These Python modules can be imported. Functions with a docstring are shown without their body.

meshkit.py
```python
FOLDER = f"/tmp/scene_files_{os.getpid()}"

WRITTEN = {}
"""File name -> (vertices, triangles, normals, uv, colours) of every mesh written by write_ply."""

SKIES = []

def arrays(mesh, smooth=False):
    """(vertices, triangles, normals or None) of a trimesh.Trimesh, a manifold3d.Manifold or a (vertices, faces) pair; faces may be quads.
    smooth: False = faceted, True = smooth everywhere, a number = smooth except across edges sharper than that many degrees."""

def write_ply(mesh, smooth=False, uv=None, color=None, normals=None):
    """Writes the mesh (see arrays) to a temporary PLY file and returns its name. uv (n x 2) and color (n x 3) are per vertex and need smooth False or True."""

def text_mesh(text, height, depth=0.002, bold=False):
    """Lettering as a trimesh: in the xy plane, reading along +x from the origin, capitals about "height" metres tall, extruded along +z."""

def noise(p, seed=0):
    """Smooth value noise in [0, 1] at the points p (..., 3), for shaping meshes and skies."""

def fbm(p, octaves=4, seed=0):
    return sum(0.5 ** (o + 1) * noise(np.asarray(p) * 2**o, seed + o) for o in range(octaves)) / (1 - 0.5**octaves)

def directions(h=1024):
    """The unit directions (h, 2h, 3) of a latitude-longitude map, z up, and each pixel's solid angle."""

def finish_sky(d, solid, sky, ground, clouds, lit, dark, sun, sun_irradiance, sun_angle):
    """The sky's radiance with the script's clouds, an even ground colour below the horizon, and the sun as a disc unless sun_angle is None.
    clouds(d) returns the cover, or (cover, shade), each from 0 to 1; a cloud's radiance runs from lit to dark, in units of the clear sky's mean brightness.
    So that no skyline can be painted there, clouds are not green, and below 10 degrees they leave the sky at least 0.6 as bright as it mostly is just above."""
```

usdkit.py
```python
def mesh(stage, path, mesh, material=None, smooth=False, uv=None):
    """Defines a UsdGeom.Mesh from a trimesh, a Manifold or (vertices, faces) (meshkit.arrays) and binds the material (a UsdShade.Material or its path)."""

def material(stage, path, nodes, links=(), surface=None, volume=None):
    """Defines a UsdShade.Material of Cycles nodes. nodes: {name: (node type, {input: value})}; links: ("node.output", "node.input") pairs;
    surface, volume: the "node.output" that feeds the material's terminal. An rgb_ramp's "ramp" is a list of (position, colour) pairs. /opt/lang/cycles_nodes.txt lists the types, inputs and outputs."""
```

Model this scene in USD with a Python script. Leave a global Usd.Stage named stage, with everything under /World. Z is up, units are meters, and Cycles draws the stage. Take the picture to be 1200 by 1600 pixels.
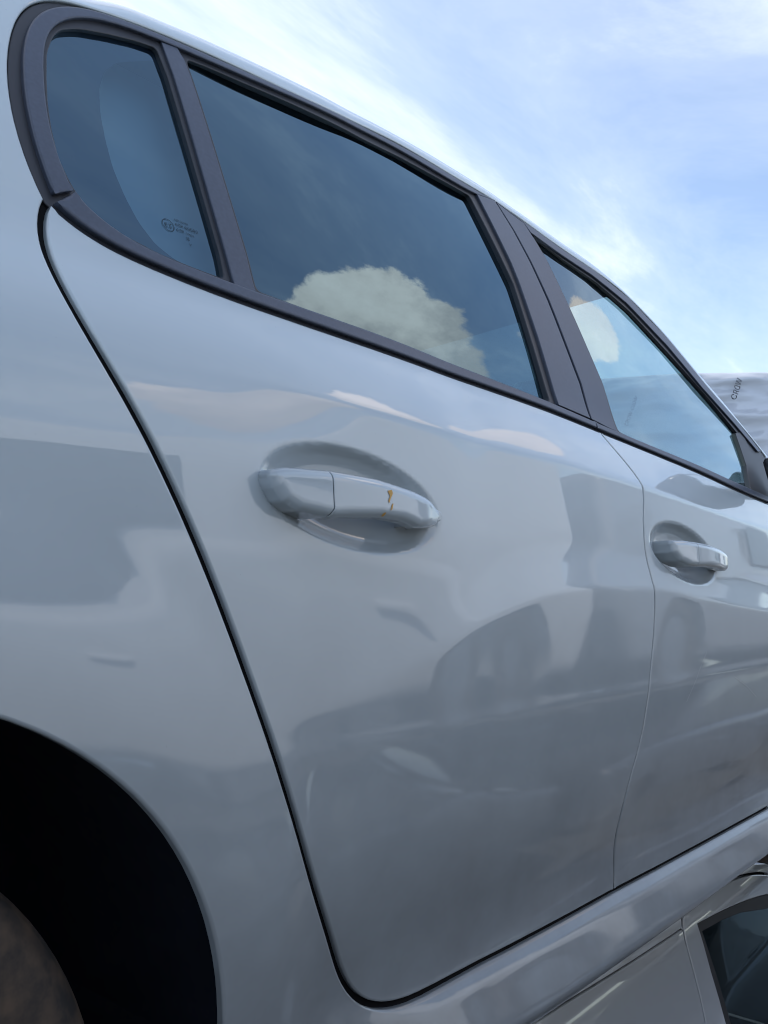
import math
import numpy as np
import trimesh
import shapely
import shapely.affinity
from shapely.geometry import Polygon, LineString, MultiPolygon, Point
from shapely.ops import unary_union
from scipy.interpolate import PchipInterpolator, splprep, splev
from scipy.ndimage import gaussian_filter, spline_filter, map_coordinates
from scipy.spatial import Delaunay, cKDTree
import manifold3d as m3
import meshkit
import usdkit
from pxr import Usd, UsdGeom, UsdLux, UsdShade, Gf, Sdf, Vt

stage = Usd.Stage.CreateInMemory()
UsdGeom.SetStageUpAxis(stage, UsdGeom.Tokens.z)
world = UsdGeom.Xform.Define(stage, "/World")
stage.SetDefaultPrim(world.GetPrim())
UsdGeom.Scope.Define(stage, "/World/Looks")

# ------------------------------------------------------------------ camera
EYE = np.array([-0.07671, -0.54538, 0.71007])
RIGHT = np.array([0.652631, -0.757574, -0.012476]); FWD = np.array([0.753554, 0.647276, 0.114848])
RIGHT /= np.linalg.norm(RIGHT); FWD = FWD - RIGHT * (FWD @ RIGHT); FWD /= np.linalg.norm(FWD); UP = np.cross(RIGHT, FWD)
cam = UsdGeom.Camera.Define(stage, "/World/camera")
cam.CreateHorizontalApertureAttr(36.0); cam.CreateVerticalApertureAttr(48.0)
cam.CreateFocalLengthAttr(36.0 * 1300.6 / 1200.0)
cam.CreateClippingRangeAttr(Gf.Vec2f(0.02, 20000))
cam.CreateExposureAttr(0.85)
cam.AddTransformOp().Set(Gf.Matrix4d(*RIGHT, 0, *UP, 0, *(-FWD), 0, *EYE, 1))

# ------------------------------------------------------------------ sky and sun
SUN = np.array([-0.30, 0.80, 0.0]); SUN /= np.linalg.norm(SUN)
SUN_EL = math.radians(52)
SUN = np.array([SUN[0] * math.cos(SUN_EL), SUN[1] * math.cos(SUN_EL), math.sin(SUN_EL)])
SKY_STRENGTH = 0.145
def lk(*a): return [tuple(x) for x in a]
sky_nodes = {
    "tc": ("texture_coordinate", {}),
    "sky": ("sky_texture", {"sky_type": "single_scattering", "sun_disc": False, "sun_elevation": SUN_EL, "sun_rotation": math.atan2(SUN[0], SUN[1]), "air_density": 1.0, "aerosol_density": 1.3, "ozone_density": 1.0}),
    "sep": ("separate_xyz", {}),
    "zz": ("math", {"math_type": "maximum", "value2": 0.03}),
    "za": ("math", {"math_type": "add", "value2": 0.12}),
    "px": ("math", {"math_type": "divide"}), "py": ("math", {"math_type": "divide"}),
    "flat": ("combine_xyz", {"z": 0.37}),
    # thin streaked high cloud
    "rot": ("mapping", {"mapping_type": "point", "rotation": (0, 0, 0.5), "scale": (0.55, 1.5, 1.0), "location": (1.7, 8.3, 0.0)}),
    "ci": ("noise_texture", {"scale": 1.15, "detail": 10.0, "roughness": 0.64, "distortion": 0.6}),
    "cir": ("rgb_ramp", {"ramp": [(0.0, (0.05, 0.05, 0.05)), (0.34, (0.05, 0.05, 0.05)), (0.50, (0.20, 0.20, 0.20)), (0.68, (0.60, 0.60, 0.60)), (1.0, (0.7, 0.7, 0.7))]}),
    "cicol": ("mix_color", {"blend_type": "mix", "a": (0, 0, 0), "b": (9.2, 9.7, 10.4), "use_clamp": False}),
    "mix1": ("mix_color", {"blend_type": "mix", "use_clamp": False, "b": (5.7, 5.95, 6.25)}),
    # heaped cloud low and middling in the sky
    "cun": ("noise_texture", {"scale": 7.5, "detail": 10.0, "roughness": 0.64, "distortion": 0.15}),
    "cmap": ("mapping", {"mapping_type": "point", "location": (5.5, 2.2, 3.1)}),
    "dist": ("vector_math", {"vector_math_type": "distance", "math_type": "distance", "vector2": (0.715, -0.300, 0.600)}),
    "dist2": ("vector_math", {"math_type": "distance", "vector2": (0.60, -0.66, 0.47)}),
    "dist3": ("vector_math", {"math_type": "distance", "vector2": (0.835, -0.150, 0.530)}),
    "k1": ("map_range", {"from_min": 0.0, "from_max": 0.245, "to_min": 1.0, "to_max": 0.0, "clamp": True}),
    "k2": ("map_range", {"from_min": 0.0, "from_max": 0.27, "to_min": 0.95, "to_max": 0.0, "clamp": True}),
    "k3": ("map_range", {"from_min": 0.0, "from_max": 0.13, "to_min": 0.78, "to_max": 0.0, "clamp": True}),
    "km": ("math", {"math_type": "maximum"}), "km2": ("math", {"math_type": "maximum"}),
    "cs": ("math", {"math_type": "multiply_add", "value2": 0.58}),
    "cum": ("map_range", {"range_type": "smoothstep", "from_min": 0.775, "from_max": 0.83, "to_min": 0.0, "to_max": 1.0, "clamp": True}),
    "shz": ("math", {"math_type": "multiply_add", "value2": 1.5, "value3": -0.92}), "sha": ("math", {"math_type": "add"}), "shn": ("noise_texture", {"scale": 13.0, "detail": 7.0, "roughness": 0.6}),
    "shr": ("rgb_ramp", {"ramp": [(0.0, (3.5, 3.1, 3.0)), (0.38, (5.2, 4.5, 4.2)), (0.60, (8.4, 7.1, 6.3)), (1.0, (11.0, 9.5, 8.5))]}),
    "mix2": ("mix_color", {"blend_type": "mix", "use_clamp": False}),
    "bg": ("background_shader", {"strength": SKY_STRENGTH}),
}
sky_nodes["dist"][1].pop("vector_math_type")
sky_links = lk(("tc.generated", "sep.vector"), ("sep.z", "zz.value1"), ("zz.value", "za.value1"), ("sep.x", "px.value1"), ("za.value", "px.value2"), ("sep.y", "py.value1"), ("za.value", "py.value2"),
    ("px.value", "flat.x"), ("py.value", "flat.y"), ("flat.vector", "rot.vector"), ("rot.vector", "ci.vector"), ("ci.fac", "cir.fac"), ("cir.color", "mix1.fac"), ("sky.color", "mix1.a"),
    ("tc.generated", "cmap.vector"), ("cmap.vector", "cun.vector"), ("tc.generated", "dist.vector1"), ("tc.generated", "dist2.vector1"), ("tc.generated", "dist3.vector1"),
    ("dist.value", "k1.value"), ("dist2.value", "k2.value"), ("dist3.value", "k3.value"), ("k1.result", "km.value1"), ("k2.result", "km.value2"), ("km.value", "km2.value1"), ("k3.result", "km2.value2"),
    ("cun.fac", "cs.value1"), ("km2.value", "cs.value3"), ("cs.value", "cum.value"), ("tc.generated", "shn.vector"), ("sep.z", "shz.value1"), ("shz.value", "sha.value1"), ("shn.fac", "sha.value2"), ("sha.value", "shr.fac"),
    ("mix1.result", "mix2.a"), ("shr.color", "mix2.b"), ("cum.result", "mix2.fac"), ("mix2.result", "bg.color"))
sky_nodes.pop("cicol")
dome = UsdLux.DomeLight.Define(stage, "/World/sky")
dome.GetPrim().SetCustomDataByKey("kind", "structure")
sky_mat = usdkit.material(stage, "/World/Looks/sky", sky_nodes, sky_links, surface="bg.background")
UsdShade.MaterialBindingAPI.Apply(dome.GetPrim()).Bind(sky_mat)
sun = UsdLux.DistantLight.Define(stage, "/World/sun")
sun.CreateNormalizeAttr(True); sun.CreateIntensityAttr(0.6); sun.CreateAngleAttr(0.5); sun.CreateColorAttr(Gf.Vec3f(1.0, 0.95, 0.88))
zax = SUN; xax = np.cross([0, 0, 1], zax); xax /= np.linalg.norm(xax); yax = np.cross(zax, xax)
sun.AddTransformOp().Set(Gf.Matrix4d(*xax, 0, *yax, 0, *zax, 0, *(SUN * 50), 1))

# ------------------------------------------------------------------ materials
def mat(name, nodes, links, surface):
    return usdkit.material(stage, "/World/Looks/" + name, nodes, links, surface=surface)
def plain(name, color, rough=0.5, metallic=0.0, coat=0.0, spec=0.5, noise=None):
    n = {"p": ("principled_bsdf", {"base_color": color, "roughness": rough, "metallic": metallic, "coat_weight": coat, "coat_roughness": 0.03, "specular_ior_level": spec})}
    l = []
    if noise:
        scale, c2, lo, hi = noise
        n.update({"t": ("texture_coordinate", {}), "n": ("noise_texture", {"scale": scale, "detail": 6.0, "roughness": 0.6}), "r": ("map_range", {"from_min": lo, "from_max": hi, "to_min": 0.0, "to_max": 1.0, "clamp": True}),
                  "m": ("mix_color", {"a": color, "b": c2})})
        l = [("t.object", "n.vector"), ("n.fac", "r.value"), ("r.result", "m.fac"), ("m.result", "p.base_color")]
    return mat(name, n, l, "p.BSDF")
def paint(name, color, dirt_shade=(0.125, 0.130, 0.136), dirt_shade_low=0.30, dirt_shade_high=0.86, amount=0.92, coat_rough=0.015):
    """Glossy car paint with road dust low on the body deepened by painted-in shade, specks, and a slight ripple of the lacquer."""
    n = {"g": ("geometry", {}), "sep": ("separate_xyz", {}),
         "h": ("map_range", {"from_min": dirt_shade_low, "from_max": dirt_shade_high, "to_min": 1.0, "to_max": 0.06, "clamp": True}),  # height mask shared by the low dust and the shade painted with it
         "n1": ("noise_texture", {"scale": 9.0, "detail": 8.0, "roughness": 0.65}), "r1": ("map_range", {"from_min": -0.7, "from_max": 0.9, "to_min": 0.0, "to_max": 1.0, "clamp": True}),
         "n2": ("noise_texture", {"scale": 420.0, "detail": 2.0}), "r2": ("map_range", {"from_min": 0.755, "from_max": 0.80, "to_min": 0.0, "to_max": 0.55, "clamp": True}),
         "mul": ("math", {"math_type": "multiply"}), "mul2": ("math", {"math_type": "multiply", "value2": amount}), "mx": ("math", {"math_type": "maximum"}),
         "m": ("mix_color", {"a": color, "b": dirt_shade}),
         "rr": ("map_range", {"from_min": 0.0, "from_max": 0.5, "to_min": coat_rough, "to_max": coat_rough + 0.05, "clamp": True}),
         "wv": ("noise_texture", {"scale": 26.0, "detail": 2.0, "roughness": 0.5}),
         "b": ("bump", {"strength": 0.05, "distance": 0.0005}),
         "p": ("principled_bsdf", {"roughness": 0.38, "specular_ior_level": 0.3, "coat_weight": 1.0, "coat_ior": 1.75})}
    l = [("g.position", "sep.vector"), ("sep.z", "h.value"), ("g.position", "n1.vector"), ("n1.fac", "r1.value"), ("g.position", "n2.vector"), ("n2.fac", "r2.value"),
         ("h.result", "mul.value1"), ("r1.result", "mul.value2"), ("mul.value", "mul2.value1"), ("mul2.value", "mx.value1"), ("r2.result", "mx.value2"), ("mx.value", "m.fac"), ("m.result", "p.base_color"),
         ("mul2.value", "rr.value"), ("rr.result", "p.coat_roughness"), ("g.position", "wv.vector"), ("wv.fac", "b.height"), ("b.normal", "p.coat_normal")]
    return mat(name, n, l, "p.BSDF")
def pane(name, tint, r0=0.08, gloss=(0.70, 0.92, 1.0)):
    """A coated car window: reflectance r0 face on, rising at a glancing angle, the same from both sides."""
    n = {"f": ("layer_weight", {"blend": 0.5}), "pw": ("math", {"math_type": "power", "value2": 4.5}), "ma": ("math", {"math_type": "multiply_add", "value2": 1.0 - r0, "value3": r0}),
         "t": ("transparent_bsdf", {"color": tint}), "g": ("glossy_bsdf", {"color": gloss, "roughness": 0.0}), "m": ("mix_closure", {})}
    return mat(name, n, [("f.facing", "pw.value1"), ("pw.value", "ma.value1"), ("ma.value", "m.fac"), ("t.BSDF", "m.closure1"), ("g.BSDF", "m.closure2")], "m.closure")
M = {}
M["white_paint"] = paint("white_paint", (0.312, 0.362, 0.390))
M["silver_paint"] = paint("silver_paint", (0.40, 0.43, 0.465), dirt_shade_low=-1.6, dirt_shade_high=-0.6)
M["trim"] = plain("grey_trim", (0.030, 0.038, 0.058), 0.42, spec=0.5, noise=(260.0, (0.040, 0.050, 0.074), 0.4, 0.7))
M["molding"] = plain("dark_molding", (0.016, 0.017, 0.022), 0.30)
M["rubber"] = plain("black_rubber", (0.011, 0.012, 0.016), 0.45)
M["gap"] = plain("shadow_black", (0.004, 0.004, 0.005), 0.8, spec=0.1)
M["liner"] = plain("arch_liner", (0.008, 0.011, 0.018), 0.9, spec=0.05, noise=(40.0, (0.012, 0.014, 0.020), 0.4, 0.7))
M["frit"] = plain("ceramic_border", (0.012, 0.010, 0.020), 0.6)
M["dark_glass"] = pane("rear_side_glass", (0.02, 0.04, 0.05), 0.18, (0.56, 0.83, 1.0))
M["quarter_glass"] = pane("quarter_side_glass", (0.38, 0.54, 0.64), 0.165, (0.56, 0.82, 1.0))
M["screen_glass"] = pane("windscreen_glass", (0.82, 0.93, 0.92), 0.05, (1.0, 1.0, 1.0))
M["low_glass"] = pane("lower_car_glass", (0.25, 0.33, 0.35), 0.035)
M["clear_glass"] = pane("front_side_glass", (0.38, 0.52, 0.53), 0.22, (0.78, 0.93, 1.0))
M["mirror"] = plain("mirror_glass", (0.85, 0.87, 0.88), 0.02, metallic=1.0)
M["interior"] = plain("interior_cloth", (0.020, 0.021, 0.024), 0.85, noise=(60.0, (0.032, 0.032, 0.036), 0.4, 0.7))
M["headliner"] = plain("headliner", (0.10, 0.10, 0.10), 0.9)
M["tread"] = plain("tyre_tread", (0.003, 0.004, 0.006), 0.95, spec=0.0)
M["pale_backing"] = plain("quarter_backing", (0.42, 0.43, 0.44), 0.9)
M["tyre"] = plain("muddy_tyre", (0.014, 0.013, 0.013), 0.75, noise=(34.0, (0.075, 0.052, 0.036), 0.40, 0.70))
M["rim"] = plain("rim_metal", (0.42, 0.43, 0.44), 0.3, metallic=0.9)
M["steel"] = plain("rack_steel", (0.10, 0.105, 0.11), 0.5, metallic=0.4, noise=(14.0, (0.12, 0.06, 0.03), 0.55, 0.75))
M["ochre"] = plain("ochre_smear", (0.42, 0.24, 0.05), 0.6)
M["scratch"] = plain("scratched_lacquer", (0.32, 0.345, 0.37), 0.22)
M["chip"] = plain("chipped_primer", (0.16, 0.17, 0.18), 0.6)
M["etch"] = plain("glass_etching", (0.035, 0.05, 0.065), 0.7)
M["chrome"] = plain("chrome", (0.6, 0.6, 0.62), 0.12, metallic=1.0)
M["letter"] = plain("black_print", (0.05, 0.055, 0.065), 0.5)
M["lamp"] = plain("tail_lamp", (0.35, 0.02, 0.02), 0.15, coat=1.0)
M["env_grey"] = paint("grey_paint", (0.20, 0.21, 0.225), amount=0.2)
M["env_white"] = paint("pearl_paint", (0.62, 0.63, 0.64), amount=0.2)
M["env_dark"] = paint("dark_paint", (0.018, 0.02, 0.028), amount=0.2)
M["env_glass"] = plain("tinted_window", (0.012, 0.015, 0.018), 0.04)

# ------------------------------------------------------------------ mesh helpers
TAKEN = {}
def numbered(path):
    k = TAKEN.get(path, 0); TAKEN[path] = k + 1
    return path if k == 0 else f"{path}_{k:03d}"
def define(parent, name, v, f, n, material, label=None):
    base = "/World" if parent is None else (parent if isinstance(parent, str) else str(parent.GetPath()))
    path = numbered(base + "/" + name)
    m = UsdGeom.Mesh.Define(stage, path)
    v = np.asarray(v, np.float32)
    m.CreatePointsAttr(Vt.Vec3fArray.FromNumpy(v)); m.CreateFaceVertexCountsAttr(Vt.IntArray.FromNumpy(np.full(len(f), 3, np.int32)))
    m.CreateFaceVertexIndicesAttr(Vt.IntArray.FromNumpy(np.asarray(f, np.int32).ravel())); m.CreateSubdivisionSchemeAttr("none")
    if n is not None:
        m.CreateNormalsAttr(Vt.Vec3fArray.FromNumpy(np.asarray(n, np.float32))); m.SetNormalsInterpolation("vertex")
    UsdShade.MaterialBindingAPI.Apply(m.GetPrim()).Bind(material)
    if label: m.GetPrim().SetCustomDataByKey("label", label)
    return m.GetPrim()
def put(parent, name, mesh, material, smooth=30, label=None):
    v, f, n = meshkit.arrays(mesh, smooth)
    return define(parent, name, v, f, n, material, label)
def thing(name, label, category, group=None, loc=(0, 0, 0), rotz=0.0):
    x = UsdGeom.Xform.Define(stage, numbered("/World/" + name))
    x.AddTranslateOp().Set(Gf.Vec3d(*map(float, loc))); x.AddRotateZOp().Set(float(rotz))
    tag(x.GetPrim(), label, category, group)
    return x.GetPrim()
def tag(p, label=None, category=None, group=None, kind=None):
    for k, v in (("label", label), ("category", category), ("group", group), ("kind", kind)):
        if v: p.SetCustomDataByKey(k, v)
def rbox(size, r=0.01, at=(0, 0, 0), seg=12):
    """A box with rounded edges."""
    s = np.array(size, float) / 2 - r
    ball = m3.Manifold.sphere(r, seg)
    return m3.Manifold.batch_hull([ball.translate((a * s[0] + at[0], b * s[1] + at[1], c * s[2] + at[2])) for a in (-1, 1) for b in (-1, 1) for c in (-1, 1)])
def hull_points(pts, r, seg=10):
    ball = m3.Manifold.sphere(r, seg)
    return m3.Manifold.batch_hull([ball.translate(tuple(map(float, p))) for p in pts])
def smooth_path(p, step=0.004, s=0.0009):
    p = np.asarray(p, float)
    u = np.r_[0, np.cumsum(np.hypot(*np.diff(p, axis=0).T))]
    tck, _ = splprep(p.T, u=u, s=len(p) * s * s, k=3)
    t = np.linspace(0, u[-1], max(int(u[-1] / step), 4))
    return np.array(splev(t, tck)).T
def dense(p, step, closed=True):
    p = np.asarray(p, float); q = np.vstack([p, p[:1]]) if closed else p
    out = []
    for a, b in zip(q[:-1], q[1:]):
        k = max(int(np.hypot(*(b - a)) / step), 1)
        out.append(a + (b - a) * (np.arange(k) / k)[:, None])
    if not closed: out.append(q[-1:])
    return np.vstack(out)
def soften(poly_pts, step=0.012, rounds=2):
    p = dense(poly_pts, step)
    for _ in range(rounds):
        q = np.roll(p, -1, 0); p = np.stack([.75 * p + .25 * q, .25 * p + .75 * q], 1).reshape(-1, 2)
    return Polygon(p).buffer(0)
def loops_of(g):
    out = []
    for q in getattr(g, "geoms", [g]):
        if q.is_empty or q.geom_type != "Polygon": continue
        out.append(np.array(q.exterior.coords)[:-1]); out += [np.array(i.coords)[:-1] for i in q.interiors]
    return out
MIRROR_Y = 1.78                                                    # the car's far side is the mirror image about y = 0.89
def panel(parent, name, poly, base, material, off=0.0, r=0.002, depth=0.012, h=0.008, hb=0.004, far=False, label=None, bump=None):
    """A sheet that follows the flank y = base(x, z) + off inside the outline poly (x, z), its edge rolled over with radius r and turned in by depth."""
    poly = poly.buffer(0).simplify(.00015)
    poly = shapely.geometry.polygon.orient(poly.buffer(0)) if poly.buffer(0).geom_type == "Polygon" else MultiPolygon([shapely.geometry.polygon.orient(q) for q in poly.buffer(0).geoms])
    edge = np.vstack([dense(q, .0006) for q in loops_of(poly)]); kd = cKDTree(edge)
    def surf(x, z):
        y = base(x, z) + off
        return y + bump(x, z) if bump else y
    def flatn(x, z):
        e = 6e-4
        yx = (surf(x + e, z) - surf(x - e, z)) / (2 * e); yz = (surf(x, z + e) - surf(x, z - e)) / (2 * e)
        n = np.stack([yx, -np.ones_like(yx), yz], -1); return n / np.linalg.norm(n, axis=-1, keepdims=True)
    V, N, F, nv, last = [], [], [], 0, []
    fr = (0.0, 0.06, 0.2, 0.42, 0.7, 1.0) if r > .0008 else (0.0, 1.0)
    for loop in loops_of(poly):
        q = dense(loop, hb); k = len(q)
        if k < 3: continue
        t = np.roll(q, -1, 0) - q; t /= np.maximum(np.linalg.norm(t, axis=1, keepdims=True), 1e-12); tp = np.roll(t, 1, 0)
        nrm = np.stack([-(t + tp)[:, 1], (t + tp)[:, 0]], 1); ln = np.linalg.norm(nrm, axis=1, keepdims=True); nrm = np.where(ln > .3, nrm / np.maximum(ln, 1e-9), np.stack([-t[:, 1], t[:, 0]], 1))
        d = np.full(k, r)
        for _ in range(12):
            bad = kd.query(q + nrm * d[:, None])[0] < .90 * d
            d[bad] *= .8
        d = np.minimum(d, np.minimum(np.roll(d, 1), np.roll(d, -1)) * 1.3)
        rings = []
        out3 = np.stack([-nrm[:, 0], np.zeros(k), -nrm[:, 1]], 1)
        for f_ in fr:
            p = q + nrm * (d * f_)[:, None]; sn = min(1 - f_, .998)
            y = surf(p[:, 0], p[:, 1]) + d * (1 - math.sqrt(max(0, 1 - (1 - f_) ** 2)))
            n = flatn(p[:, 0], p[:, 1]) * math.sqrt(1 - sn * sn) + out3 * sn
            rings.append((np.c_[p[:, 0], y, p[:, 1]], n / np.linalg.norm(n, axis=1, keepdims=True)))
        i = np.arange(k); j = (i + 1) % k
        for vv, nn in rings: V.append(vv); N.append(nn)
        for m in range(len(fr) - 1):
            a_, b_ = nv + m * k, nv + (m + 1) * k
            F.append(np.vstack([np.c_[a_ + i, a_ + j, b_ + i], np.c_[a_ + j, b_ + j, b_ + i]]))
        last.append((nv + (len(fr) - 1) * k, k)); nv += len(fr) * k
        if depth > 0:
            top = rings[0][0]
            V += [top, top + [0, depth, 0]]; N += [out3, out3]
            F.append(np.vstack([np.c_[nv + i, nv + k + i, nv + j], np.c_[nv + j, nv + k + i, nv + k + j]])); nv += 2 * k
    allv = np.vstack(V)
    rim_i = np.concatenate([np.arange(a_, a_ + k) for a_, k in last]); rim = allv[rim_i][:, [0, 2]]
    shells = [shapely.make_valid(Polygon(allv[a_:a_ + k][:, [0, 2]]), method="structure", keep_collapsed=False) for a_, k in last]
    signed = [np.sum(rim_[:, 0] * np.roll(rim_[:, 1], -1) - np.roll(rim_[:, 0], -1) * rim_[:, 1]) for rim_ in (allv[a_:a_ + k][:, [0, 2]] for a_, k in last)]
    inside = unary_union([g for g, sg in zip(shells, signed) if sg > 0]).difference(unary_union([g for g, sg in zip(shells, signed) if sg <= 0]))
    x0, z0, x1, z1 = poly.bounds
    gx, gz = np.meshgrid(np.arange(x0, x1 + h, h), np.arange(z0, z1 + h, h * .9)); gx = gx + (np.arange(gx.shape[0]) % 2)[:, None] * h / 2
    g = np.c_[gx.ravel(), gz.ravel()]
    inner = inside.buffer(-.5 * max(h, hb)) if not inside.is_empty else inside
    if not inner.is_empty:
        shapely.prepare(inner); g = g[shapely.contains_xy(inner, g[:, 0], g[:, 1])]
    else: g = g[:0]
    if not inside.is_empty:
        p = np.vstack([rim, g]); ids = np.r_[rim_i, np.arange(nv, nv + len(g))]
        V.append(np.c_[g[:, 0], surf(g[:, 0], g[:, 1]), g[:, 1]]); N.append(flatn(g[:, 0], g[:, 1]))
        tri = Delaunay(p, qhull_options="QJ Qbb Qc Q12").simplices
        cpt = p[tri].mean(1); shapely.prepare(inside); tri = tri[shapely.contains_xy(inside, cpt[:, 0], cpt[:, 1])]
        a, b, c = p[tri[:, 0]], p[tri[:, 1]], p[tri[:, 2]]
        area = (b[:, 0] - a[:, 0]) * (c[:, 1] - a[:, 1]) - (b[:, 1] - a[:, 1]) * (c[:, 0] - a[:, 0])
        tri, area = tri[abs(area) > 1e-12], area[abs(area) > 1e-12]
        tri[area < 0] = tri[area < 0][:, ::-1]
        F.append(ids[tri])
    V, N, F = np.vstack(V), np.vstack(N), np.vstack(F)
    if far:
        V = V * [1, -1, 1] + [0, MIRROR_Y, 0]; N = N * [1, -1, 1]; F = F[:, ::-1]
    return define(parent, name, V, F, N, material, label)
def grid_sheet(rows, flip=False):
    """A smooth sheet through a grid of points (n, m, 3)."""
    rows = np.asarray(rows, float); n, m = rows.shape[:2]
    i, j = np.meshgrid(np.arange(n - 1), np.arange(m - 1), indexing="ij"); a = (i * m + j).ravel()
    f = np.vstack([np.c_[a, a + 1, a + m], np.c_[a + 1, a + m + 1, a + m]])
    return rows.reshape(-1, 3), f[:, ::-1] if flip else f
def lathe(profile, n=64, axis_at=(0, 0, 0)):
    """A profile of (radius, y) revolved about the y axis through axis_at."""
    pr = np.asarray(profile, float); a = np.arange(n + 1) / n * 2 * np.pi
    g = np.stack([np.cos(a)[:, None] * pr[:, 0] + axis_at[0], np.broadcast_to(pr[:, 1], (n + 1, len(pr))) + axis_at[1], np.sin(a)[:, None] * pr[:, 0] + axis_at[2]], -1)
    return grid_sheet(g, flip=True)

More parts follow.
